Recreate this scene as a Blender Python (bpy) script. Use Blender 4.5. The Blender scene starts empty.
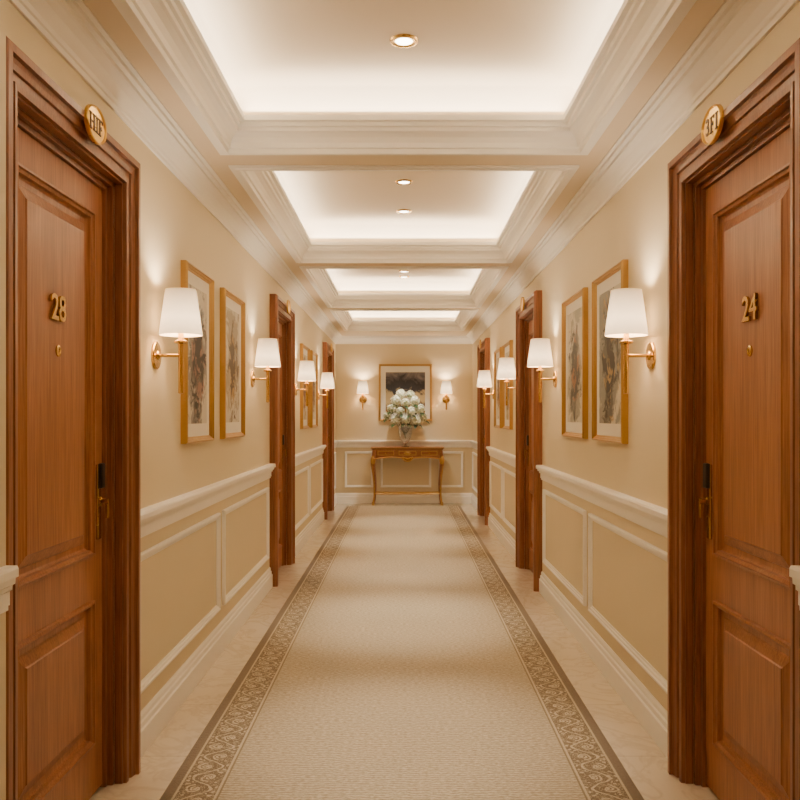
import bpy, bmesh, math, random
from math import pi, sin, cos, radians
from mathutils import Vector, Matrix
random.seed(7)
SC = bpy.context.scene
COL = SC.collection

# ------------------------------------------------------------------ dimensions
W = 1.11          # half width of hall
H = 2.70          # soffit height
ZT = 3.02         # tray ceiling height
YB = 13.60        # back wall
YF = -2.0         # wall behind the camera
TRAY = 0.853      # half width of tray opening
TRAYS = [(-1.43, 1.18), (1.47, 4.08), (4.37, 6.99), (7.28, 9.90), (10.19, 12.60)]
DW, DH = 0.567, 2.42
DOORS_L = [2.773, 7.50, 12.00]
DOORS_R = [2.773, 7.31, 11.40]
NW = 1.045        # half width of the thicker wall before the first doors
NY = 2.206

# ------------------------------------------------------------------ materials
def lin(r, g, b):
    f = lambda c: (c/255/12.92) if c/255 <= .04045 else ((c/255+.055)/1.055)**2.4
    return (f(r), f(g), f(b), 1)

class NT:
    def __init__(s, name):
        s.mat = bpy.data.materials.new(name); s.mat.use_nodes = True
        s.nt = s.mat.node_tree
        s.b = s.nt.nodes['Principled BSDF']
        s.out = s.nt.nodes['Material Output']
    def n(s, t, **kw):
        nd = s.nt.nodes.new(t)
        for k, v in kw.items(): setattr(nd, k, v)
        return nd
    def l(s, a, b): s.nt.links.new(a, b)
    def m(s, op, a, b=None, c=None):
        nd = s.n('ShaderNodeMath', operation=op)
        for i, v in enumerate((a, b, c)):
            if v is None: continue
            if isinstance(v, (int, float)): nd.inputs[i].default_value = v
            else: s.l(v, nd.inputs[i])
        return nd.outputs[0]
    def mix(s, f, a, b):
        nd = s.n('ShaderNodeMix', data_type='RGBA')
        for i, v in ((0, f), (6, a), (7, b)):
            if isinstance(v, (int, float, tuple)): nd.inputs[i].default_value = v
            else: s.l(v, nd.inputs[i])
        return nd.outputs[2]
    def coord(s, scale=(1, 1, 1), kind='Object', loc=(0, 0, 0)):
        t = s.n('ShaderNodeTexCoord'); mp = s.n('ShaderNodeMapping')
        s.l(t.outputs[kind], mp.inputs[0]); mp.inputs['Scale'].default_value = scale
        mp.inputs['Location'].default_value = loc
        return mp.outputs[0]
    def noise(s, vec, scale, detail=4, rough=.5, dist=0):
        nd = s.n('ShaderNodeTexNoise'); s.l(vec, nd.inputs['Vector'])
        nd.inputs['Scale'].default_value = scale; nd.inputs['Detail'].default_value = detail
        nd.inputs['Roughness'].default_value = rough; nd.inputs['Distortion'].default_value = dist
        return nd.outputs[0]
    def ramp(s, f, stops):
        nd = s.n('ShaderNodeValToRGB'); s.l(f, nd.inputs[0])
        e = nd.color_ramp.elements
        while len(e) < len(stops): e.new(.5)
        for i, (p, c) in enumerate(stops): e[i].position = p; e[i].color = c
        return nd.outputs[0]
    def bump(s, h, strength=.2, dist=.002):
        nd = s.n('ShaderNodeBump'); nd.inputs['Strength'].default_value = strength
        nd.inputs['Distance'].default_value = dist
        s.l(h, nd.inputs['Height']); s.l(nd.outputs[0], s.b.inputs['Normal'])
    def set(s, color=None, rough=None, metal=None, spec=None, emis=None, estr=None):
        for k, v in (('Base Color', color), ('Roughness', rough), ('Metallic', metal),
                     ('Specular IOR Level', spec), ('Emission Color', emis), ('Emission Strength', estr)):
            if v is None: continue
            if isinstance(v, (int, float, tuple)): s.b.inputs[k].default_value = v
            else: s.l(v, s.b.inputs[k])
        return s.mat

def paint(name, rgb, rough=.55, var=.04, bump=.05):
    t = NT(name); v = t.coord()
    n = t.noise(v, 2.5, 3)
    c1 = lin(*rgb); c2 = tuple(x*(1-var*2) for x in c1[:3])+(1,)
    t.set(t.mix(n, c1, c2), rough, spec=.3)
    if bump: t.bump(t.noise(v, 260, 2), bump, .001)
    return t.mat

def wood(name, dark, mid, light, axis='z', rough=.34, sc=1.0):
    t = NT(name)
    s = {'z': (8, 8, .45), 'x': (.5, 9, 9), 'y': (9, .5, 9)}[axis]
    v = t.coord(tuple(a*sc for a in s))
    n1 = t.noise(v, 1.6, 4, .5, .5)
    s2 = {'z': (200, 200, 5), 'x': (4.5, 170, 170), 'y': (170, 4.5, 170)}[axis]
    n2 = t.noise(t.coord(s2), 1.0, 3, .6)
    f = t.m('ADD', t.m('MULTIPLY', n1, .34), t.m('MULTIPLY', n2, .66))
    col = t.ramp(f, [(.32, lin(*dark)), (.5, lin(*mid)), (.68, lin(*light))])
    t.set(col, rough, spec=.45)
    t.bump(n2, .06, .001)
    return t.mat

def metal(name, rgb, rough=.25):
    t = NT(name); v = t.coord()
    r = t.m('ADD', t.m('MULTIPLY', t.noise(v, 30, 3), .12), rough-.05)
    return t.set(lin(*rgb), r, 1.0)

M = {}
M['wall'] = paint('wall_paint', (229, 213, 179), var=.01)
M['ceil'] = paint('ceiling_paint', (234, 218, 192), .7, .01)
M['trim'] = paint('trim_paint', (254, 250, 242), .5, .0, 0)
M['door'] = wood('door_wood', (134, 81, 48), (167, 108, 67), (190, 132, 88))
M['casing'] = wood('casing_wood', (114, 66, 38), (145, 90, 56), (168, 112, 74))
M['brass'] = metal('brass', (204, 166, 96), .24)
M['sign'] = metal('sign_brass', (236, 194, 104), .28)
M['gold'] = metal('gilded_frame', (200, 162, 98), .32)
M['dark'] = NT('black_plastic').set((.012, .011, .01, 1), .35)
M['mat_board'] = paint('mat_board', (246, 241, 228), .8, .01, .02)
M['table'] = wood('table_wood', (108, 64, 36), (152, 98, 58), (182, 128, 80), 'x', .3)
M['engrave'] = NT('engraving').set(lin(104, 70, 34), .45)

t = NT('lamp_shade_fabric'); v = t.coord((1, 1, 1))
g = t.n('ShaderNodeSeparateXYZ'); t.l(v, g.inputs[0])
zz = g.outputs[2]
k = t.m('SUBTRACT', 1.0, t.m('ABSOLUTE', t.m('MULTIPLY', t.m('SUBTRACT', zz, .165), 7.5)))
k = t.m('MAXIMUM', k, 0)
t.set(lin(250, 228, 196), .8, emis=lin(255, 216, 168), estr=t.m('ADD', t.m('MULTIPLY', k, 3.0), .6))
wv = t.noise(t.coord((300, 300, 300)), 1, 2); t.bump(wv, .1, .0005)
M['shade'] = t.mat
M['bulb'] = NT('bulb_glow').set(lin(255, 240, 210), .4, emis=lin(255, 220, 170), estr=8.0)
M['lens'] = NT('downlight_lens').set((1, 1, 1, 1), .4, emis=lin(255, 248, 232), estr=14.0)
for k_ in ('bulb', 'lens', 'shade'):
    try: M[k_].cycles.emission_sampling = 'NONE'
    except Exception: pass

# marble floor
t = NT('marble_floor'); v = t.coord()
n1 = t.noise(v, 1.4, 6, .55, 1.2); n2 = t.noise(v, 3, 5, .55, 2.0)
vein = t.m('SUBTRACT', 1.0, t.m('MULTIPLY', t.m('ABSOLUTE', t.m('SUBTRACT', n2, .5)), 18)); vein = t.m('MAXIMUM', vein, 0)
c = t.mix(n1, lin(236, 224, 203), lin(218, 202, 177)); c = t.mix(t.m('MULTIPLY', vein, .3), c, lin(184, 162, 134))
sx = t.n('ShaderNodeSeparateXYZ'); t.l(v, sx.inputs[0])
jy = t.m('LESS_THAN', t.m('MODULO', t.m('ADD', sx.outputs[1], 30), .62), .004)
c = t.mix(t.m('MULTIPLY', jy, .6), c, lin(160, 142, 118))
t.set(c, .12, spec=.5); M['floor'] = t.mat

# carpet runner
RH = .885; OB = .042; HB = .082
t = NT('carpet'); v = t.coord()
sx = t.n('ShaderNodeSeparateXYZ'); t.l(v, sx.inputs[0])
x, y = sx.outputs[0], sx.outputs[1]
ax = t.m('ABSOLUTE', x)
SC_ = RH-OB-HB
s = t.m('SUBTRACT', ax, SC_)
yy = t.m('ADD', y, 20.0)
P = .20
sn = t.m('SINE', t.m('MULTIPLY', yy, 2*pi/P))
def line(d, w): return t.m('LESS_THAN', t.m('ABSOLUTE', d), w)
def hyp(a, b): return t.m('SQRT', t.m('ADD', t.m('MULTIPLY', a, a), t.m('MULTIPLY', b, b)))
sg = t.m('SIGN', sn)
wob = t.m('MULTIPLY', t.m('SUBTRACT', t.noise(v, 26, 2), .5), .03)
sw = t.m('ADD', s, wob)
vine = line(t.m('SUBTRACT', sw, t.m('MULTIPLY', sn, .046)), .0055)
dy = t.m('SUBTRACT', t.m('MODULO', yy, P/2), P/4)
ds = t.m('ADD', sw, t.m('MULTIPLY', sg, .018))
th = t.m('ARCTAN2', ds, t.m('MULTIPLY', dy, sg))
r1 = hyp(dy, ds)
ring = line(t.m('SUBTRACT', r1, t.m('ADD', .023, t.m('MULTIPLY', th, .0038))), .004)
ring2 = line(t.m('SUBTRACT', r1, t.m('ADD', .011, t.m('MULTIPLY', th, .002))), .003)
dot = t.m('LESS_THAN', r1, .005)
def leafm(off, k, r, q):
    d2 = t.m('SUBTRACT', t.m('MODULO', t.m('ADD', yy, off), P/2), P/4)
    e = t.m('ADD', sw, t.m('MULTIPLY', sg, k))
    f1 = t.m('ADD', t.m('MULTIPLY', d2, .8), t.m('MULTIPLY', e, q))
    f2 = t.m('SUBTRACT', t.m('MULTIPLY', e, 1.3), t.m('MULTIPLY', d2, q))
    return t.m('LESS_THAN', hyp(f1, f2), r)
pat = t.m('MAXIMUM', t.m('MAXIMUM', t.m('MAXIMUM', vine, ring2), ring), dot)
for a_ in ((.050, .050, .010, .8), (-.044, .056, .009, -.8), (.028, -.060, .008, .6), (-.012, -.064, .008, -.5), (.040, -.04, .007, .9)):
    pat = t.m('MAXIMUM', pat, leafm(*a_))
fil = t.m('LESS_THAN', t.m('ABSOLUTE', t.m('SUBTRACT', t.noise(v, 46, 1, .4, 1.5), .5)), .032)
pat = t.m('MAXIMUM', pat, t.m('MULTIPLY', fil, .7))
inband = t.m('LESS_THAN', t.m('ABSOLUTE', s), HB-.010)
guard = t.m('LESS_THAN', t.m('ABSOLUTE', t.m('SUBTRACT', t.m('ABSOLUTE', s), HB-.006)), .004)
nz = t.noise(v, 300, 2, .7); nz2 = t.noise(v, 3.0, 3)
weave = t.noise(t.coord((48, 130, 1)), 1.0, 3, .75)
rib = t.m('SINE', t.m('ADD', t.m('MULTIPLY', y, 2*pi/.019), t.m('MULTIPLY', t.noise(v, 14, 2), 9.0)))
wf = t.m('ADD', weave, t.m('MULTIPLY', rib, .07))
wv2 = t.ramp(wf, [(.36, (0, 0, 0, 1)), (.66, (1, 1, 1, 1))])
field = t.mix(wv2, lin(160, 143, 115), lin(218, 202, 173)); field = t.mix(t.m('MULTIPLY', nz2, .2), field, lin(184, 167, 138))
outer = t.mix(nz, lin(164, 148, 127), lin(124, 108, 90))
band = t.mix(pat, t.mix(nz, lin(156, 138, 112), lin(120, 103, 82)), t.mix(wv2, lin(194, 177, 148), lin(220, 203, 174)))
isout = t.m('GREATER_THAN', ax, RH-OB)
c = t.mix(inband, field, band)
c = t.mix(isout, c, outer)
c = t.mix(guard, c, lin(206, 190, 160))
g2 = line(t.m('SUBTRACT', ax, SC_-HB-.004), .0035); c = t.mix(g2, c, lin(150, 133, 106))
t.set(c, .95, spec=.1)
t.bump(t.m('ADD', wf, t.m('MULTIPLY', t.noise(v, 160, 3, .7), .5)), .9, .008)
M['carpet'] = t.mat

t = NT('crystal'); t.set((.96, .98, .97, 1), .04); t.b.inputs['Transmission Weight'].default_value = .85; t.b.inputs['IOR'].default_value = 1.45
M['crystal'] = t.mat
t = NT('hydrangea_petals'); vv = t.coord(); n = t.noise(vv, 45, 3)
ln = t.n('ShaderNodeVectorMath', operation='LENGTH'); t.l(vv, ln.inputs[0])
dk = t.n('ShaderNodeMapRange'); t.l(ln.outputs['Value'], dk.inputs[0]); dk.inputs[1].default_value = .052; dk.inputs[2].default_value = .066
c = t.mix(n, (.96, .94, .84, 1), lin(240, 240, 204)); c = t.mix(dk.outputs[0], lin(158, 172, 116), c)
t.set(c, .7); M['petal'] = t.mat
t = NT('green_leaf'); n = t.noise(t.coord(), 14, 3)
t.set(t.mix(n, lin(34, 58, 24), lin(66, 92, 38)), .5); M['leafgreen'] = t.mat

def art(seed, ink, mid, acc, paper=(224, 218, 202), cx=0., cz=0., rx=.13, rz=.27, power=1.7):
    t = NT('art_print'); v = t.coord(loc=(seed*3.1, seed*1.7, seed*.9)); v0 = t.coord()
    sx = t.n('ShaderNodeSeparateXYZ'); t.l(v0, sx.inputs[0])
    yv, zv = sx.outputs[1], sx.outputs[2]
    a = t.m('DIVIDE', t.m('SUBTRACT', yv, cx), rx); b = t.m('DIVIDE', t.m('SUBTRACT', zv, cz), rz)
    r = t.m('SQRT', t.m('ADD', t.m('MULTIPLY', a, a), t.m('MULTIPLY', b, b)))
    n1 = t.noise(v, 8, 8, .68, .9); n2 = t.noise(v, 4, 6, .65, .6); n3 = t.noise(v, 9, 7, .7, .4); n4 = t.noise(v, 5.5, 6, .7, .9)
    def msk(n, off, lo=-.08, hi=.22):
        q = t.m('ADD', t.m('SUBTRACT', off, r), t.m('MULTIPLY', t.m('SUBTRACT', n, .5), power*3))
        nd = t.n('ShaderNodeMapRange'); t.l(q, nd.inputs[0]); nd.inputs[1].default_value = lo; nd.inputs[2].default_value = hi
        return nd.outputs[0]
    c = t.mix(t.m('MULTIPLY', n2, .5), lin(*paper), lin(192, 182, 160))
    c = t.mix(t.m('MULTIPLY', msk(n2, 1.15), .85), c, lin(*mid))
    c = t.mix(t.m('MULTIPLY', msk(n4, .65), .85), c, lin(*[int(p*.55+q*.45) for p, q in zip(ink, mid)]))
    c = t.mix(t.m('MULTIPLY', msk(n3, .45), .85), c, lin(*acc))
    c = t.mix(msk(n1, .62), c, lin(*ink))
    return t.set(c, .55)

def art_landscape():
    t = NT('art_landscape'); v = t.coord()
    sx = t.n('ShaderNodeSeparateXYZ'); t.l(v, sx.inputs[0])
    n = t.noise(v, 5, 6, .65, 1.0)
    f = t.m('ADD', t.m('ADD', t.m('MULTIPLY', sx.outputs[2], 1.5), .5), t.m('MULTIPLY', t.m('SUBTRACT', n, .5), .8))
    c = t.ramp(f, [(.0, lin(190, 136, 70)), (.14, lin(84, 70, 60)), (.26, lin(214, 190, 142)), (.48, lin(200, 180, 142)), (.56, lin(60, 60, 72)), (.78, lin(42, 44, 58)), (1.0, lin(120, 116, 122))])
    return t.set(c, .5)

# ------------------------------------------------------------------ geometry helpers
def obj(name, bm, mat, parent=None, smooth=False, loc=None):
    bmesh.ops.recalc_face_normals(bm, faces=bm.faces)
    me = bpy.data.meshes.new(name); bm.to_mesh(me); bm.free()
    me.materials.append(mat)
    if smooth:
        for p in me.polygons: p.use_smooth = True
        try: me.set_sharp_from_angle(angle=radians(38))
        except Exception: pass
    o = bpy.data.objects.new(name, me); COL.objects.link(o)
    if parent: o.parent = parent
    if loc: o.location = loc
    return o
def tag(o, label=None, cat=None, group=None, kind=None):
    if label: o['label'] = label
    if cat: o['category'] = cat
    if group: o['group'] = group
    if kind: o['kind'] = kind
    return o
def empty(name, loc=(0, 0, 0), rz=0):
    o = bpy.data.objects.new(name, None); COL.objects.link(o)
    o.location = loc; o.rotation_euler = (0, 0, rz); o.empty_display_size = .1
    return o
def BM(): return bmesh.new()
def box(bm, x0, x1, y0, y1, z0, z1, bev=0):
    r = bmesh.ops.create_cube(bm, size=1)
    for v in r['verts']:
        v.co = Vector(((x0+x1)/2+v.co.x*(x1-x0), (y0+y1)/2+v.co.y*(y1-y0), (z0+z1)/2+v.co.z*(z1-z0)))
    if bev:
        es = list({e for v in r['verts'] for e in v.link_edges})
        bmesh.ops.bevel(bm, geom=es, offset=bev, segments=2, affect='EDGES', profile=.6)
def loop(bm, a0, a1, b0, b1, prof, to3, closed_prof=True, open_bottom=False):
    rings = []
    for u, h in prof:
        if open_bottom: pts = [(a0+u, b0), (a0+u, b1-u), (a1-u, b1-u), (a1-u, b0)]
        else: pts = [(a0+u, b0+u), (a1-u, b0+u), (a1-u, b1-u), (a0+u, b1-u)]
        rings.append([bm.verts.new(to3(a, b, h)) for a, b in pts])
    n = len(rings); rng = range(n) if closed_prof else range(n-1)
    for i in rng:
        A, B = rings[i], rings[(i+1) % n]
        for j in range(3 if open_bottom else 4):
            k = (j+1) % 4
            bm.faces.new((A[j], A[k], B[k], B[j]))
    if open_bottom and closed_prof:
        bm.faces.new([r[0] for r in rings]); bm.faces.new([r[3] for r in rings][::-1])
    return rings
def extrude(bm, pts0, pts1):
    A = [bm.verts.new(p) for p in pts0]; B = [bm.verts.new(p) for p in pts1]; n = len(A)
    for i in range(n): bm.faces.new((A[i], A[(i+1) % n], B[(i+1) % n], B[i]))
    bm.faces.new(A[::-1]); bm.faces.new(B)
def lathe(bm, prof, n=28, c=(0, 0, 0), axis='z'):
    rings = []
    for r, z in prof:
        ring = []
        for i in range(n):
            a = 2*pi*i/n
            if axis == 'z': p = (c[0]+r*cos(a), c[1]+r*sin(a), c[2]+z)
            else: p = (c[0]+z, c[1]+r*cos(a), c[2]+r*sin(a))
            ring.append(bm.verts.new(p))
        rings.append(ring)
    for A, B in zip(rings, rings[1:]):
        for i in range(n): bm.faces.new((A[i], A[(i+1) % n], B[(i+1) % n], B[i]))
    return rings
def solid(bm, prof, n=28, c=(0, 0, 0), axis='z'):
    r = lathe(bm, prof, n, c, axis); bm.faces.new(r[0][::-1]); bm.faces.new(r[-1])
def tube(bm, pts, rad, n=10, sq=1.0):
    pts = [Vector(p) for p in pts]
    if not isinstance(rad, (list, tuple)): rad = [rad]*len(pts)
    rings = []; up = None
    for i, p in enumerate(pts):
        d = (pts[min(i+1, len(pts)-1)]-pts[max(i-1, 0)]).normalized()
        if up is None: up = d.orthogonal().normalized()
        s_ = d.cross(up).normalized(); up = s_.cross(d).normalized()
        rings.append([bm.verts.new(p+rad[i]*(cos(2*pi*k/n)*up+sin(2*pi*k/n)*s_*sq)) for k in range(n)])
    for A, B in zip(rings, rings[1:]):
        for i in range(n): bm.faces.new((A[i], A[(i+1) % n], B[(i+1) % n], B[i]))
    bm.faces.new(rings[0][::-1]); bm.faces.new(rings[-1])
def smooth_pts(pts, k=6):
    P = [Vector(p) for p in pts]; out = []
    for i in range(len(P)-1):
        p0, p1, p2, p3 = P[max(i-1, 0)], P[i], P[i+1], P[min(i+2, len(P)-1)]
        for j in range(k):
            t = j/k
            out.append(.5*((2*p1)+(-p0+p2)*t+(2*p0-5*p1+4*p2-p3)*t*t+(-p0+3*p1-3*p2+p3)*t**3))
    out.append(P[-1]); return out

# ------------------------------------------------------------------ room shell
def struct(name, bm, mat, label, cat, smooth=False):
    o = obj(name, bm, mat, None, smooth); tag(o, label, cat, kind='structure'); return o
bm = BM(); box(bm, -W-.2, W+.2, YF-.2, YB+.2, -.12, 0)
struct('floor', bm, M['floor'], 'cream marble tiled floor showing along both sides of the runner', 'floor')
bm = BM()
box(bm, -W-.2, W+.2, YF-.2, YB+.2, ZT, ZT+.12)
for s_ in (-1, 1):
    a, b = sorted((s_*TRAY, s_*(W+.2))); box(bm, a, b, YF-.2, YB+.2, H, ZT)
ys = [YF-.2]+[q for tr in TRAYS for q in tr]+[YB+.2]
for i in range(0, len(ys), 2): box(bm, -TRAY, TRAY, ys[i], ys[i+1], H, ZT)
# curved cove between tray wall and tray ceiling
cove = [(.15*(1-cos(a*pi/20)), ZT-.11+.11*sin(a*pi/20)) for a in range(11)]+[(0, ZT)]
for a, b in TRAYS: loop(bm, -TRAY, TRAY, a, b, cove, lambda p, q, h: (p, q, h))
struct('ceiling', bm, M['ceil'], 'cream corridor ceiling with a row of recessed lit trays', 'ceiling', True)

OW, OH = DW-.12, DH-.12
for side, doors, s_ in (('left', DOORS_L, -1), ('right', DOORS_R, 1)):
    bm = BM(); a, b = sorted((s_*W, s_*(W+.2)))
    cuts = [YF]
    for d in doors: cuts += [d-OW, d+OW]; box(bm, a, b, d-OW, d+OW, OH, H)
    cuts.append(YB)
    for i in range(0, len(cuts), 2): box(bm, a, b, cuts[i], cuts[i+1], 0, H)
    for d in doors: box(bm, *sorted((s_*(W+.12), s_*(W+.2))), d-OW, d+OW, 0, OH)
    box(bm, *sorted((s_*NW, s_*(W+.1))), YF, NY-.001, 0, H)
    struct('wall_'+side, bm, M['wall'], 'beige painted corridor wall on the %s side, with three wooden doors' % side, 'wall')
bm = BM(); box(bm, -W-.2, W+.2, YB, YB+.2, 0, H)
struct('wall_back', bm, M['wall'], 'beige end wall behind the console table and flowers', 'wall')
bm = BM(); box(bm, -W-.2, W+.2, YF-.2, YF, 0, H)
struct('wall_front', bm, M['wall'], 'beige end wall behind the viewpoint', 'wall')

TO = {'left': lambda a, b, h: (-W+h, a, b), 'right': lambda a, b, h: (W-h, a, b), 'back': lambda a, b, h: (a, YB-h, b)}
TN = {'left': lambda a, b, h: (-NW+h, a, b), 'right': lambda a, b, h: (NW-h, a, b)}
RAIL = [(0, .900), (.010, .900), (.010, .912), (.016, .914), (.016, .950), (.026, .954), (.027, .966), (.038, .970), (.040, .986), (.052, .989), (.052, 1.010), (.046, 1.018), (0, 1.018)]
BASE = [(0, 0), (.026, 0), (.026, .104), (.018, .108), (.018, .130), (.010, .134), (.010, .152), (.004, .165), (0, .165)]
PANEL = [(0, 0), (0, .012), (.003, .020), (.013, .022), (.015, .014), (.026, .013), (.028, .007), (.038, .005), (.038, 0)]
CROWN = [(0, -.125), (.010, -.125), (.012, -.108), (.018, -.104), (.022, -.090), (.032, -.078), (.046, -.058), (.066, -.042), (.074, -.038), (.076, -.024), (.094, -.022), (.096, -.008), (.112, -.006), (.112, 0), (0, 0)]
trim_n = [0]
def trim(bm, label, smooth=False):
    trim_n[0] += 1
    return struct('trim_%d' % trim_n[0], bm, M['trim'], label, 'moulding', smooth)
def segs(side):
    if side == 'back': return [(-W, W)]
    d = DOORS_L if side == 'left' else DOORS_R; out = [YF]
    for c in d: out += [c-DW, c+DW]
    out.append(YB); return [(out[i], out[i+1]) for i in range(0, len(out), 2)]
panels = {
 'left': [(-1.8, .1), (.22, 2.08), (3.46, 5.0), (5.12, 6.81), (8.19, 9.70), (9.82, 11.31), (12.69, 13.48)],
 'right': [(-1.8, .1), (.22, 2.08), (3.46, 4.98), (5.10, 6.62), (8.00, 9.30), (9.42, 10.71), (12.09, 13.48)],
 'back': [(-.96, -.50), (-.38, .44), (.56, .96)]}
for side in ('left', 'right', 'back'):
    b1, b2, b3 = BM(), BM(), BM()
    for i, (a, b) in enumerate(segs(side)):
        near = side != 'back' and i == 0
        f = TN[side] if near else TO[side]; q = .65 if near else 1
        extrude(b1, [f(a, z, h*q) for h, z in RAIL], [f(b-.001, z, h*q) for h, z in RAIL])
        extrude(b2, [f(a, z, h) for h, z in BASE], [f(b-.001, z, h) for h, z in BASE])
    for a, b in panels[side]:
        f = TN[side] if (side != 'back' and b < NY) else TO[side]
        loop(b3, a, b, .255, .835, PANEL, f)
    where = {'left': 'left wall', 'right': 'right wall', 'back': 'end wall'}[side]
    trim(b1, 'white stepped chair rail along the %s' % where)
    struct('baseboard_'+side, b2, M['trim'], 'white baseboard along the foot of the %s' % where, 'baseboard')
    trim(b3, 'white rectangular panel mouldings below the chair rail of the %s' % where)
bm = BM(); loop(bm, -W, W, YF, YB, CROWN, lambda a, b, h: (a, b, H+h))
for sd in ('left', 'right'):
    f = TN[sd]; extrude(bm, [f(YF, H+z, h) for h, z in CROWN], [f(NY-.001, H+z, h) for h, z in CROWN])
trim(bm, 'white stepped crown moulding around the top of the walls')
TC = [(-.050, 0), (-.050, -.008), (-.026, -.009), (-.026, -.015), (.000, -.016), (.002, .006), (.012, .010), (.016, .032), (.028, .054), (.046, .070), (.058, .076), (.060, .092), (.074, .095), (.076, .112), (.094, .115), (.095, .140), (.086, .142), (.082, .122), (0, .118), (0, 0)]
ords = ['over the viewpoint', 'nearest in view', 'second', 'third', 'farthest']
for i, (a, b) in enumerate(TRAYS):
    bm = BM(); loop(bm, -TRAY, TRAY, a, b, TC, lambda p, q, h: (p, q, H+h))
    trim(bm, 'white cove moulding framing the %s ceiling tray' % ords[i] if i else 'white cove moulding framing the ceiling tray over the viewpoint')

# ------------------------------------------------------------------ cove lights
WARM = (1, .90, .77)
def area(loc, rot, sx_, sy_, power, col=WARM):
    L = bpy.data.lights.new('cove_light', 'AREA'); L.shape = 'RECTANGLE'; L.size = sx_; L.size_y = sy_; L.energy = power; L.color = col
    o = bpy.data.objects.new('cove_light', L); COL.objects.link(o); o.location = loc; o.rotation_euler = rot; return o
CO = .66
for a, b in TRAYS:
    c = (a+b)/2; ln = b-a-.1; zl = ZT-.135
    for s_ in (-1, 1): area((s_*(TRAY-.035), c, zl), (pi, 0, 0), .05, ln, 14*CO)
    area((0, a+.035, zl), (pi, 0, 0), 1.55, .05, 9*CO)
    area((0, b-.035, zl), (pi, 0, 0), 1.55, .05, 9*CO)

# ------------------------------------------------------------------ downlights, plus an added spot for the flowers
DL = [(.6, None, 70), (2.3, None, 70), (3.60, 'brass rimmed recessed downlight in the nearest ceiling tray', 290),
      (4.75, None, 60),
      (5.77, 'brass rimmed downlight in the second tray, nearer of its pair', 310),
      (6.60, 'brass rimmed downlight in the second tray, farther of its pair', 110),
      (7.75, None, 270), (9.34, 'small downlight in the third tray, nearer of its pair', 260), (9.68, 'small downlight in the third tray, farther of its pair', 60),
      (11.0, None, 290), (13.0, None, 120)]  # last entry is an added fill spot without fixture, brightening the flowers
for y_, lab, pw in DL:
    zc = ZT if y_ < 12.6 else H
    if lab:
        zc -= .004 if y_ > 9.6 and y_ < 10 else 0
        r = empty('downlight', (0, y_, zc)); tag(r, lab, 'ceiling light', 'recessed downlights down the ceiling')
        bm = BM(); lathe(bm, [(.038, .0), (.038, -.006), (.046, -.010), (.058, -.008), (.062, 0)], 32)
        obj('trim_ring', bm, M['brass'], r, True)
        bm = BM(); solid(bm, [(.039, -.001), (.036, -.005), (.01, -.006)], 32); obj('lens', bm, M['lens'], r, True)
    L = bpy.data.lights.new('downlight_or_fill_beam', 'SPOT'); L.energy = pw; L.spot_size = radians(42 if y_ < 12 else 80); L.spot_blend = 1.0; L.shadow_soft_size = .035; L.color = (1, .91, .78)
    o = bpy.data.objects.new('downlight_or_fill_beam', L); COL.objects.link(o); o.location = (0, y_, zc-.02)

# ------------------------------------------------------------------ carpet
bm = BM(); box(bm, -RH, RH, YF+.1, 13.12, 0, .012, .004)
tag(obj('carpet_runner', bm, M['carpet'], None, False, (-.008, 0, 0)), 'long beige carpet runner with brown scrollwork border along the corridor', 'carpet')

# ------------------------------------------------------------------ text
def font_mesh(s, size, depth):
    cu = bpy.data.curves.new('t', 'FONT'); cu.body = s; cu.size = size; cu.extrude = depth; cu.bevel_depth = size*.010
    cu.align_x = 'CENTER'; cu.align_y = 'CENTER'; cu.offset = size*.006
    o = bpy.data.objects.new('t', cu); COL.objects.link(o)
    dg = bpy.context.evaluated_depsgraph_get(); me = bpy.data.meshes.new_from_object(o.evaluated_get(dg))
    bpy.data.objects.remove(o)
    for v in me.vertices: v.co = Vector((v.co.z, v.co.x, v.co.y))
    return me
def text_mesh(s, size, depth, name, mat, parent, loc):
    me = font_mesh(s, size, depth); me.materials.clear(); me.materials.append(mat); me.name = name
    p = bpy.data.objects.new(name, me); COL.objects.link(p); p.parent = parent; p.location = loc
    return p
def serif_text(s, hgt, depth, name, mat, parent, loc):
    """small engraved-style capitals with serifs, laid out along local y"""
    bm = BM(); h = hgt; th = h*.17; tn = h*.09; sf = h*.10
    widths = {'H': .72, 'I': .22, 'F': .56, '3': .55}
    tot = sum(widths[c]*h for c in s)+.26*h*(len(s)-1); cx = -tot/2
    def bar(y0, y1, z0, z1): box(bm, 0, depth, y0, y1, z0, z1)
    def stem(c): 
        bar(c-th/2, c+th/2, -h/2, h/2); bar(c-th/2-sf, c+th/2+sf, h/2-tn, h/2); bar(c-th/2-sf, c+th/2+sf, -h/2, -h/2+tn)
    for ch in s:
        w_ = widths[ch]*h
        if ch == 'H': stem(cx+th/2); stem(cx+w_-th/2); bar(cx+th, cx+w_-th, -tn/2, tn/2)
        elif ch == 'I': stem(cx+w_/2)
        elif ch == 'F':
            stem(cx+th/2); bar(cx+th/2, cx+w_, h/2-tn, h/2); bar(cx+w_-tn, cx+w_, h/2-.24*h, h/2)
            bar(cx+th/2, cx+w_*.75, -tn/2, tn/2); bar(cx+w_*.75-tn, cx+w_*.75, -.12*h, .12*h)
        else:
            me = font_mesh('3', h/.70, depth*.5); b2 = BM(); b2.from_mesh(me)
            for v in b2.verts: v.co.y += cx+w_/2
            tmp = bpy.data.meshes.new('x'); b2.to_mesh(tmp); b2.free(); bm.from_mesh(tmp)
        cx += w_+.26*h
    return obj(name, bm, mat, parent, False, loc)

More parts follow.
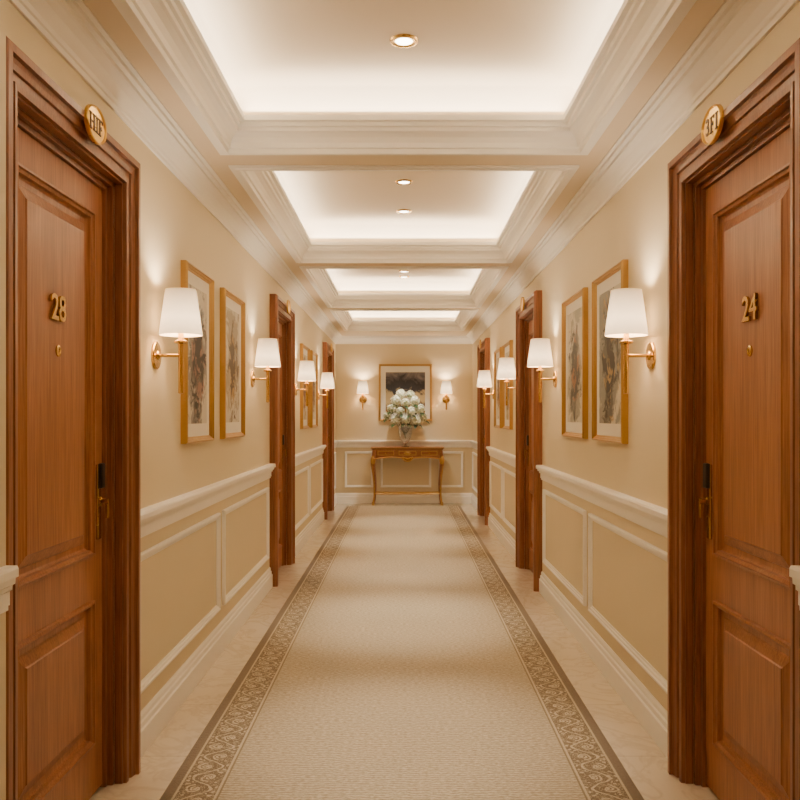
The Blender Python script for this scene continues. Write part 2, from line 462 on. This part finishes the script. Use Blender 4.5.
# ------------------------------------------------------------------ doors
CAS = [(0, 0), (0, .048), (.006, .060), (.012, .066), (.036, .067), (.038, .054), (.050, .050), (.066, .047), (.068, .039), (.092, .037), (.094, .046), (.112, .044), (.114, .030), (.120, .030), (.120, -.002), (.134, -.004), (.134, -.022), (.150, -.024), (.150, -.085), (.118, -.085), (.118, 0)]
DP = [(0, .000), (.003, .012), (.012, .014), (.014, .006), (.024, .002), (.026, -.012), (.034, -.016), (.052, -.017), (.056, -.012), (.088, -.001), (.092, .003), (.098, .003)]
def door(n, y_, right, num, sign, label):
    s_ = -1 if right else 1         # handle towards the far end of the hall
    r = empty('door_%d' % n, (W if right else -W, y_, 0), pi if right else 0); tag(r, label, 'door', kind='structure')
    f = lambda a, b, h: (h, a, b)
    bm = BM(); loop(bm, -DW, DW, 0, DH, CAS, f, open_bottom=True); obj('casing', bm, M['casing'], r)
    hw = DW-.150-.002; top = DH-.150-.002; X = -.036
    bm = BM(); st = .098
    box(bm, X-.045, X, -hw, -hw+st, .014, top); box(bm, X-.045, X, hw-st, hw, .014, top)
    pan = [(.20, .735), (.895, 2.160)]
    zs = [.014, .20, .735, .895, 2.160, top]
    for i in (0, 2, 4): box(bm, X-.045, X, -hw+st, hw-st, zs[i], zs[i+1])
    lf_ = obj('door_leaf', bm, M['door'], r)
    for z0, z1 in pan:
        bm = BM(); rr = loop(bm, -hw+st, hw-st, z0, z1, DP, lambda a, b, h: (X+h, a, b), closed_prof=False)
        bm.faces.new(rr[-1]); obj('door_panel', bm, M['door'], lf_)
    yl = s_*(hw-.048)
    bm = BM(); box(bm, X, X+.010, yl-.019, yl+.019, .95, 1.23, .004); obj('lock_plate', bm, M['brass'], lf_)
    bm = BM(); box(bm, X+.008, X+.024, yl-.020, yl+.020, 1.140, 1.234, .006)
    tag(obj('card_reader', bm, M['dark'], lf_), 'black card reader above the handle')
    bm = BM(); solid(bm, [(.017, 0), (.017, .008), (.009, .012), (.009, .026), (.012, .028), (.012, .034)], 18, (X+.008, yl, 1.092), 'x')
    tube(bm, [(X+.036, yl, 1.102), (X+.037, yl, 1.07), (X+.037, yl, 1.045), (X+.036, yl, 1.030)], [.007, .007, .006, .005], 12)
    obj('handle', bm, M['brass'], lf_, True)
    bm = BM(); solid(bm, [(.019, 0), (.019, .005), (.013, .007), (.011, .004), (.004, .004)], 24, (X+.002, 0, 1.625), 'x'); obj('peephole', bm, M['brass'], lf_, True)
    if num: text_mesh(num, .118, .004, 'room_number', M['brass'], lf_, (X+.010, -s_*.016, 1.76))
    bm = BM(); ring = []; yc = s_*.06; zc = 2.392
    for rad, h in ((1, 0), (1, .010), (.95, .014), (.90, .011), (.88, .008), (.2, .009)):
        ring.append([bm.verts.new((.064+h, yc+rad*.090*cos(2*pi*i/40), zc+rad*.062*sin(2*pi*i/40))) for i in range(40)])
    for A, B in zip(ring, ring[1:]):
        for i in range(40): bm.faces.new((A[i], A[(i+1) % 40], B[(i+1) % 40], B[i]))
    bm.faces.new(ring[0][::-1]); bm.faces.new(ring[-1])
    pl = obj('oval_sign', bm, M['sign'], r)
    if sign: serif_text(sign, .056, .0022, 'lettering', M['engrave'], pl, (.0725, yc, zc))
door(1, DOORS_L[0], False, '28', 'HIF', 'nearest wooden panelled door on the left, numbered 28')
door(2, DOORS_L[1], False, None, None, 'middle wooden door of the left wall')
door(3, DOORS_L[2], False, None, None, 'farthest wooden door of the left wall')
door(4, DOORS_R[0], True, '24', '3FI', 'nearest wooden panelled door on the right, numbered 24')
door(5, DOORS_R[1], True, None, None, 'middle wooden door of the right wall')
door(6, DOORS_R[2], True, None, None, 'farthest wooden door of the right wall')

# ------------------------------------------------------------------ sconces
def make_sconce():
    r = empty('wall_sconce'); px = .115
    bm = BM(); solid(bm, [(.062, 0), (.062, .008), (.058, .012), (.022, .014), (.018, .020), (.010, .022)], 28, (0, 0, 0), 'x')
    obj('backplate', bm, M['brass'], r, True)
    bm = BM(); tube(bm, [(.012, 0, 0), (.05, 0, 0), (px, 0, 0)], .008, 12); obj('arm', bm, M['brass'], r, True)
    bm = BM(); solid(bm, [(.003, -.172), (.0115, -.168), (.0115, .05), (.030, .056), (.030, .064), (.014, .070), (.012, .1)], 20, (px, 0, 0))
    obj('stem', bm, M['brass'], r, True)
    bm = BM(); lathe(bm, [(.092, .090), (.094, .090), (.0945, .096), (.0675, .292), (.066, .292), (.0655, .290), (.0915, .096), (.092, .090)], 40, (px, 0, 0))
    obj('lamp_shade', bm, M['shade'], r, True)
    bm = BM(); solid(bm, [(.010, .1), (.012, .125), (.022, .15), (.026, .172), (.020, .195), (.006, .205)], 18, (px, 0, 0)); obj('bulb', bm, M['bulb'], r, True)
    return r
def copy_tree(o, parent=None):
    c = o.copy(); COL.objects.link(c); c.parent = parent
    for ch in list(o.children): copy_tree(ch, c)
    return c
proto = make_sconce()
SCN = [(-W, 3.745, 0, 'brass wall sconce with white tapered shade beside the door numbered 28'),
       (-W, 6.13, 0, 'brass wall sconce just before the middle door of the left wall'),
       (-W, 8.60, 0, 'brass wall sconce just past the middle door of the left wall'),
       (-W, 10.90, 0, 'farthest brass wall sconce on the left wall'),
       (W, 3.76, pi, 'brass wall sconce with white tapered shade beside the door numbered 24'),
       (W, 6.14, pi, 'brass wall sconce just before the middle door of the right wall'),
       (W, 8.15, pi, 'brass wall sconce just past the middle door of the right wall'),
       (W, 10.40, pi, 'farthest brass wall sconce on the right wall'),
       (-.663, YB, -pi/2, 'small brass sconce on the end wall, left of the framed landscape'),
       (.68, YB, -pi/2, 'small brass sconce on the end wall, right of the framed landscape')]
for i, (x_, y_, rz, lab) in enumerate(SCN):
    o = proto if i == 0 else copy_tree(proto)
    o.location = (x_, y_, 1.68); o.rotation_euler = (0, 0, rz); tag(o, lab, 'wall lamp', 'brass wall sconces with white shades')
    d = Vector((cos(rz), sin(rz), 0))*.115
    L = bpy.data.lights.new('sconce_light', 'POINT'); L.energy = 10.0; L.shadow_soft_size = .03; L.color = (1, .86, .68)
    q = bpy.data.objects.new('sconce_light', L); COL.objects.link(q); q.location = (x_+d.x, y_+d.y, 1.68+.235)

# ------------------------------------------------------------------ pictures
FR = [(0, 0), (0, .026), (.003, .032), (.010, .035), (.013, .026), (.020, .024), (.023, .017), (.030, .015), (.033, .008), (.033, 0)]
def picture(x_, y_, z_, rz, w, h, mat, label, margin=.072, mb=None):
    r = empty('framed_picture', (x_, y_, z_), rz); tag(r, label, 'picture', 'gold framed pictures')
    f = lambda a, b, hh: (hh, a, b)
    bm = BM(); loop(bm, -w/2, w/2, -h/2, h/2, FR, f); obj('frame', bm, M['gold'], r)
    bm = BM(); box(bm, .002, .010, -w/2+.02, w/2-.02, -h/2+.02, h/2-.02); obj('mat_board', bm, M['mat_board'], r)
    bm = BM(); box(bm, .010, .0125, -w/2+.027+margin, w/2-.027-margin, -h/2+.027+(mb or margin), h/2-.027-(mb or margin)); obj('art_print', bm, mat, r)
ZC = 1.728; PH = .914
pa = [
 (-W, 4.472, 0, .60, art(1, (44, 41, 44), (134, 130, 128), (158, 116, 104), cz=-.05, rz=.38, rx=.17), 'gold framed abstract print nearest on the left wall, dark grey and rose'),
 (-W, 5.38, 0, .64, art(2, (84, 68, 50), (160, 146, 120), (184, 146, 88), cz=-.02, rx=.16, rz=.33), 'gold framed abstract print on the left wall, just before the second sconce'),
 (-W, 9.28, 0, .64, art(3, (110, 60, 34), (180, 150, 104), (190, 110, 50)), 'gold framed print past the middle left door, nearer of two'),
 (-W, 10.20, 0, .62, art(4, (80, 60, 46), (176, 150, 110), (150, 90, 50)), 'gold framed print past the middle left door, farther of two'),
 (W, 4.488, pi, .665, art(5, (50, 45, 43), (126, 128, 124), (190, 154, 94), cz=.0, rz=.38, rx=.18), 'gold framed abstract print nearest on the right wall, dark with ochre'),
 (W, 5.40, pi, .68, art(6, (58, 58, 60), (150, 146, 132), (170, 114, 74), cz=-.03, rx=.16, rz=.33), 'gold framed abstract print on the right wall, just before the second sconce'),
 (W, 8.88, pi, .64, art(7, (76, 62, 50), (170, 150, 110), (150, 100, 60)), 'gold framed print past the middle right door, nearer of two'),
 (W, 9.75, pi, .62, art(8, (90, 60, 40), (176, 150, 110), (186, 130, 70)), 'gold framed print past the middle right door, farther of two')]
for x_, y_, rz, w_, m_, lab in pa: picture(x_, y_, ZC, rz, w_, PH, m_, lab)
picture(.022, YB, 1.79, -pi/2, .86, .92, art_landscape(), 'gold framed dark landscape painting on the end wall above the flowers', .085, .105)

# ------------------------------------------------------------------ console table
TX, TY = .055, 13.34
t_ = empty('console_table', (TX, TY, 0)); tag(t_, 'antique wooden console table with gilt mounts against the end wall', 'table')
tw, td, th = .575, .19, .92
bm = BM(); box(bm, -tw, tw, -td, td, th-.022, th, .006); box(bm, -tw+.015, tw-.015, -td+.012, td-.012, th-.040, th-.020, .004); obj('tabletop', bm, M['table'], t_)
bm = BM(); loop(bm, -tw-.003, tw+.003, -td-.003, td+.003, [(0, 0), (0, .010), (.012, .010), (.012, 0)], lambda a, b, h: (a, b, th-.014+h)); obj('gilt_edge', bm, M['gold'], t_)
def apron_profile(w):
    pts = []
    N_ = 24
    for i in range(N_+1):
        u = i/N_; x_ = -w+2*w*u
        d = .150-.030*sin(pi*min(u, 1-u)*2*1.0)+(.038 if .42 < u < .58 else 0)
        pts.append((x_, th-.04-d))
    return pts
bm = BM()
def apron(w, fn):
    low = apron_profile(w); poly = [(-w, th-.04)]+low+[(w, th-.04)]
    extrude(bm, [fn(a, z, 0) for a, z in poly], [fn(a, z, .018) for a, z in poly])
apron(tw-.045, lambda a, z, h: (a, -td+.03+h, z)); apron(tw-.045, lambda a, z, h: (a, td-.03-h, z))
apron(td-.04, lambda a, z, h: (-tw+.045+h, a, z)); apron(td-.04, lambda a, z, h: (tw-.045-h, a, z))
obj('apron', bm, M['table'], t_)
yf = -td+.03
bm = BM(); tube(bm, [(a, yf-.004, z+.004) for a, z in apron_profile(tw-.06)], .009, 8); obj('gilt_apron_trim', bm, M['gold'], t_, True)
for c_, w_ in ((-.34, .14), (0, .15), (.34, .14)):
    bm = BM(); box(bm, c_-w_, c_+w_, yf-.008, yf, th-.135, th-.05, .003); dr = obj('drawer', bm, M['table'], t_)
    bm = BM(); loop(bm, c_-w_+.012, c_+w_-.012, th-.127, th-.058, [(0, 0), (0, .004), (.010, .004), (.010, 0)], lambda a, b, h: (a, yf-.008-h, b)); obj('gilt_border', bm, M['gold'], dr)
    bm = BM()
    if c_ == 0:
        bmesh.ops.create_uvsphere(bm, u_segments=16, v_segments=8, radius=1, matrix=Matrix.Translation((0, yf-.012, th-.094)) @ Matrix.Diagonal((.034, .008, .024, 1)))
        for k_ in range(6):
            a_ = k_*pi/3; bmesh.ops.create_uvsphere(bm, u_segments=10, v_segments=6, radius=1, matrix=Matrix.Translation((.045*cos(a_), yf-.010, th-.094+.022*sin(a_))) @ Matrix.Diagonal((.014, .006, .011, 1)))
        obj('gilt_mount', bm, M['gold'], dr, True)
    else:
        bmesh.ops.create_uvsphere(bm, u_segments=14, v_segments=8, radius=.013, matrix=Matrix.Translation((c_, yf-.02, th-.094))); obj('knob', bm, M['brass'], dr, True)
bm = BM()
for k_ in range(7):
    a_ = (k_-3)/3; bmesh.ops.create_uvsphere(bm, u_segments=10, v_segments=6, radius=1, matrix=Matrix.Translation((a_*.075, yf-.008, th-.185+.022*abs(a_))) @ Matrix.Diagonal((.018, .010, .020-.005*abs(a_), 1)))
obj('gilt_shell', bm, M['gold'], t_, True)
for sx_ in (-1, 1):
    for sy_ in (-1, 1):
        cx, cy = sx_*(tw-.050), sy_*(td-.042)
        path = [(.0, .885), (.004, .80), (.024, .72), (.024, .62), (.004, .48), (-.012, .32), (-.014, .18), (.0, .07), (.018, .022), (.022, .0)]
        rad = [.026, .032, .036, .030, .023, .019, .016, .015, .020, .018]
        pts = [(cx+sx_*o_*.8, cy+sy_*o_*.25, z) for o_, z in path]
        P3 = smooth_pts(pts, 4); R3 = [v.x for v in smooth_pts([(q, 0, 0) for q in rad], 4)]
        P3[-1].z = 0.0
        bm = BM(); tube(bm, P3, R3, 10); lg = obj('leg', bm, M['table'], t_, True)
        bm = BM(); bmesh.ops.create_uvsphere(bm, u_segments=12, v_segments=8, radius=1, matrix=Matrix.Translation((cx+sx_*.018, cy+sy_*.006-.008, .715)) @ Matrix.Diagonal((.038, .038, .080, 1)))
        obj('knee_mount', bm, M['gold'], lg, True)
        bm = BM(); solid(bm, [(.023, 0), (.026, .012), (.022, .03), (.018, .06)], 14, (cx+sx_*.015, cy+sy_*.004, 0)); obj('foot_cap', bm, M['gold'], lg, True)
        bm = BM(); tube(bm, [(p.x+sx_*.010, p.y-.018, p.z) for p in P3[8:32]], .011, 8); obj('gilt_strip', bm, M['gold'], lg, True)
bm = BM()
for sy_ in (-1, 1):
    y0 = sy_*(td-.045)
    pts = [(-tw+.06, y0, .190), (-.3, y0*.9, .186), (0, y0*.8, .188), (.3, y0*.9, .186), (tw-.06, y0, .190)]
    tube(bm, smooth_pts(pts), .012, 10)
obj('stretcher', bm, M['gold'], t_, True)

# ------------------------------------------------------------------ vase and flowers
VX, VY = .02, 13.31
bm = BM(); lathe(bm, [(0.001, 0), (.062, 0), (.064, .008), (.030, .020), (.020, .035), (.034, .055), (.068, .10), (.092, .16), (.104, .22), (.108, .28), (.118, .33), (.114, .33), (.104, .28), (.100, .22), (.088, .16), (.063, .10), (.028, .06), (.001, .055)], 32)
vs = obj('vase', bm, M['crystal'], None, True, (VX, VY, .92)); tag(vs, 'clear footed crystal vase holding white hydrangeas', 'vase')
random.seed(3)
def flower_mesh(R):
    bm = BM(); bmesh.ops.create_icosphere(bm, subdivisions=2, radius=R*.80)
    N_ = 46
    for i in range(N_):
        z = 1-2*(i+.5)/N_; a = i*2.39996; rr = math.sqrt(1-z*z); d = Vector((rr*cos(a), rr*sin(a), z))
        d = (d+Vector((random.uniform(-.12, .12), random.uniform(-.12, .12), random.uniform(-.12, .12)))).normalized()
        t1 = d.orthogonal().normalized(); t2 = d.cross(t1); rot = random.random()*pi
        c = d*R*(.88+.20*random.random()); s = R*.25
        for k in range(4):
            b = rot+k*pi/2; u = t1*cos(b)+t2*sin(b); w = t1*-sin(b)+t2*cos(b)
            bm.faces.new([bm.verts.new(c-d*R*.04), bm.verts.new(c+u*s*.6+w*s*.55+d*R*.04), bm.verts.new(c+u*s*1.2+d*R*.02), bm.verts.new(c+u*s*.6-w*s*.55+d*R*.04)])
    return bm
def leaf_bm(base, d, L_, w):
    bm = BM(); d = Vector(d).normalized(); s = d.cross(Vector((0, 0, 1))).normalized(); up = s.cross(d)
    base = Vector(base); prev = None
    for i in range(8):
        t = i/7; hw = w*sin(pi*min(.98, t*.93+.04))
        c = base+d*L_*t-Vector((0, 0, 1))*L_*.45*t*t
        row = [bm.verts.new(c-s*hw+up*hw*.25), bm.verts.new(c), bm.verts.new(c+s*hw+up*hw*.25)]
        if prev:
            for j in (0, 1): bm.faces.new((prev[j], prev[j+1], row[j+1], row[j]))
        prev = row
    return bm
heads = [(-.285, -.02, .50), (-.155, -.10, .43), (.01, -.13, .44), (.17, -.10, .42), (.285, -.02, .48),
         (-.22, -.06, .62), (-.075, -.12, .575), (.09, -.12, .57), (.23, -.06, .61),
         (-.15, -.03, .75), (.00, -.08, .71), (.15, -.03, .74), (-.075, .03, .85), (.08, .03, .84), (-.15, .12, .62), (.15, .12, .62)]
for i, (dx, dy_, dz) in enumerate(heads):
    R = random.uniform(.064, .078)
    f_ = empty('hydrangea', (VX+dx, VY+dy_, .92+dz-.01)); tag(f_, 'white hydrangea bloom in the crystal vase on the console table', 'flower', 'white hydrangeas in the vase')
    obj('bloom', flower_mesh(R), M['petal'], f_, False)
    end = Vector((-dx+.25*dx, -dy_+.3*dy_, -dz+.30))
    low = Vector((-dx-.03*dx, -dy_-.03*dy_, -dz+.13))
    bm = BM(); tube(bm, smooth_pts([(0, 0, -R*.6), tuple(end), tuple(low)], 5), .004, 6); obj('stem', bm, M['leafgreen'], f_, True)
    a_ = math.atan2(dy_-.06, dx+.001)+random.uniform(-.4, .4)
    for q in (-.6, .6): obj('leaf', leaf_bm((0, 0, -R*.78), (cos(a_+q), sin(a_+q), .0), R*1.7, R*.46), M['leafgreen'], f_, True)

# ------------------------------------------------------------------ camera, world
cam = bpy.data.cameras.new('camera'); co = bpy.data.objects.new('camera', cam); COL.objects.link(co)
co.location = (0, 0, 1.41); co.rotation_euler = (pi/2, 0, 0); cam.lens = 37.8; cam.sensor_width = 36
cam.shift_x = -.005; cam.shift_y = .02; cam.clip_start = .05
SC.camera = co
w = bpy.data.worlds.new('world'); SC.world = w; w.use_nodes = True
w.node_tree.nodes['Background'].inputs[0].default_value = (1, .9, .78, 1); w.node_tree.nodes['Background'].inputs[1].default_value = .1
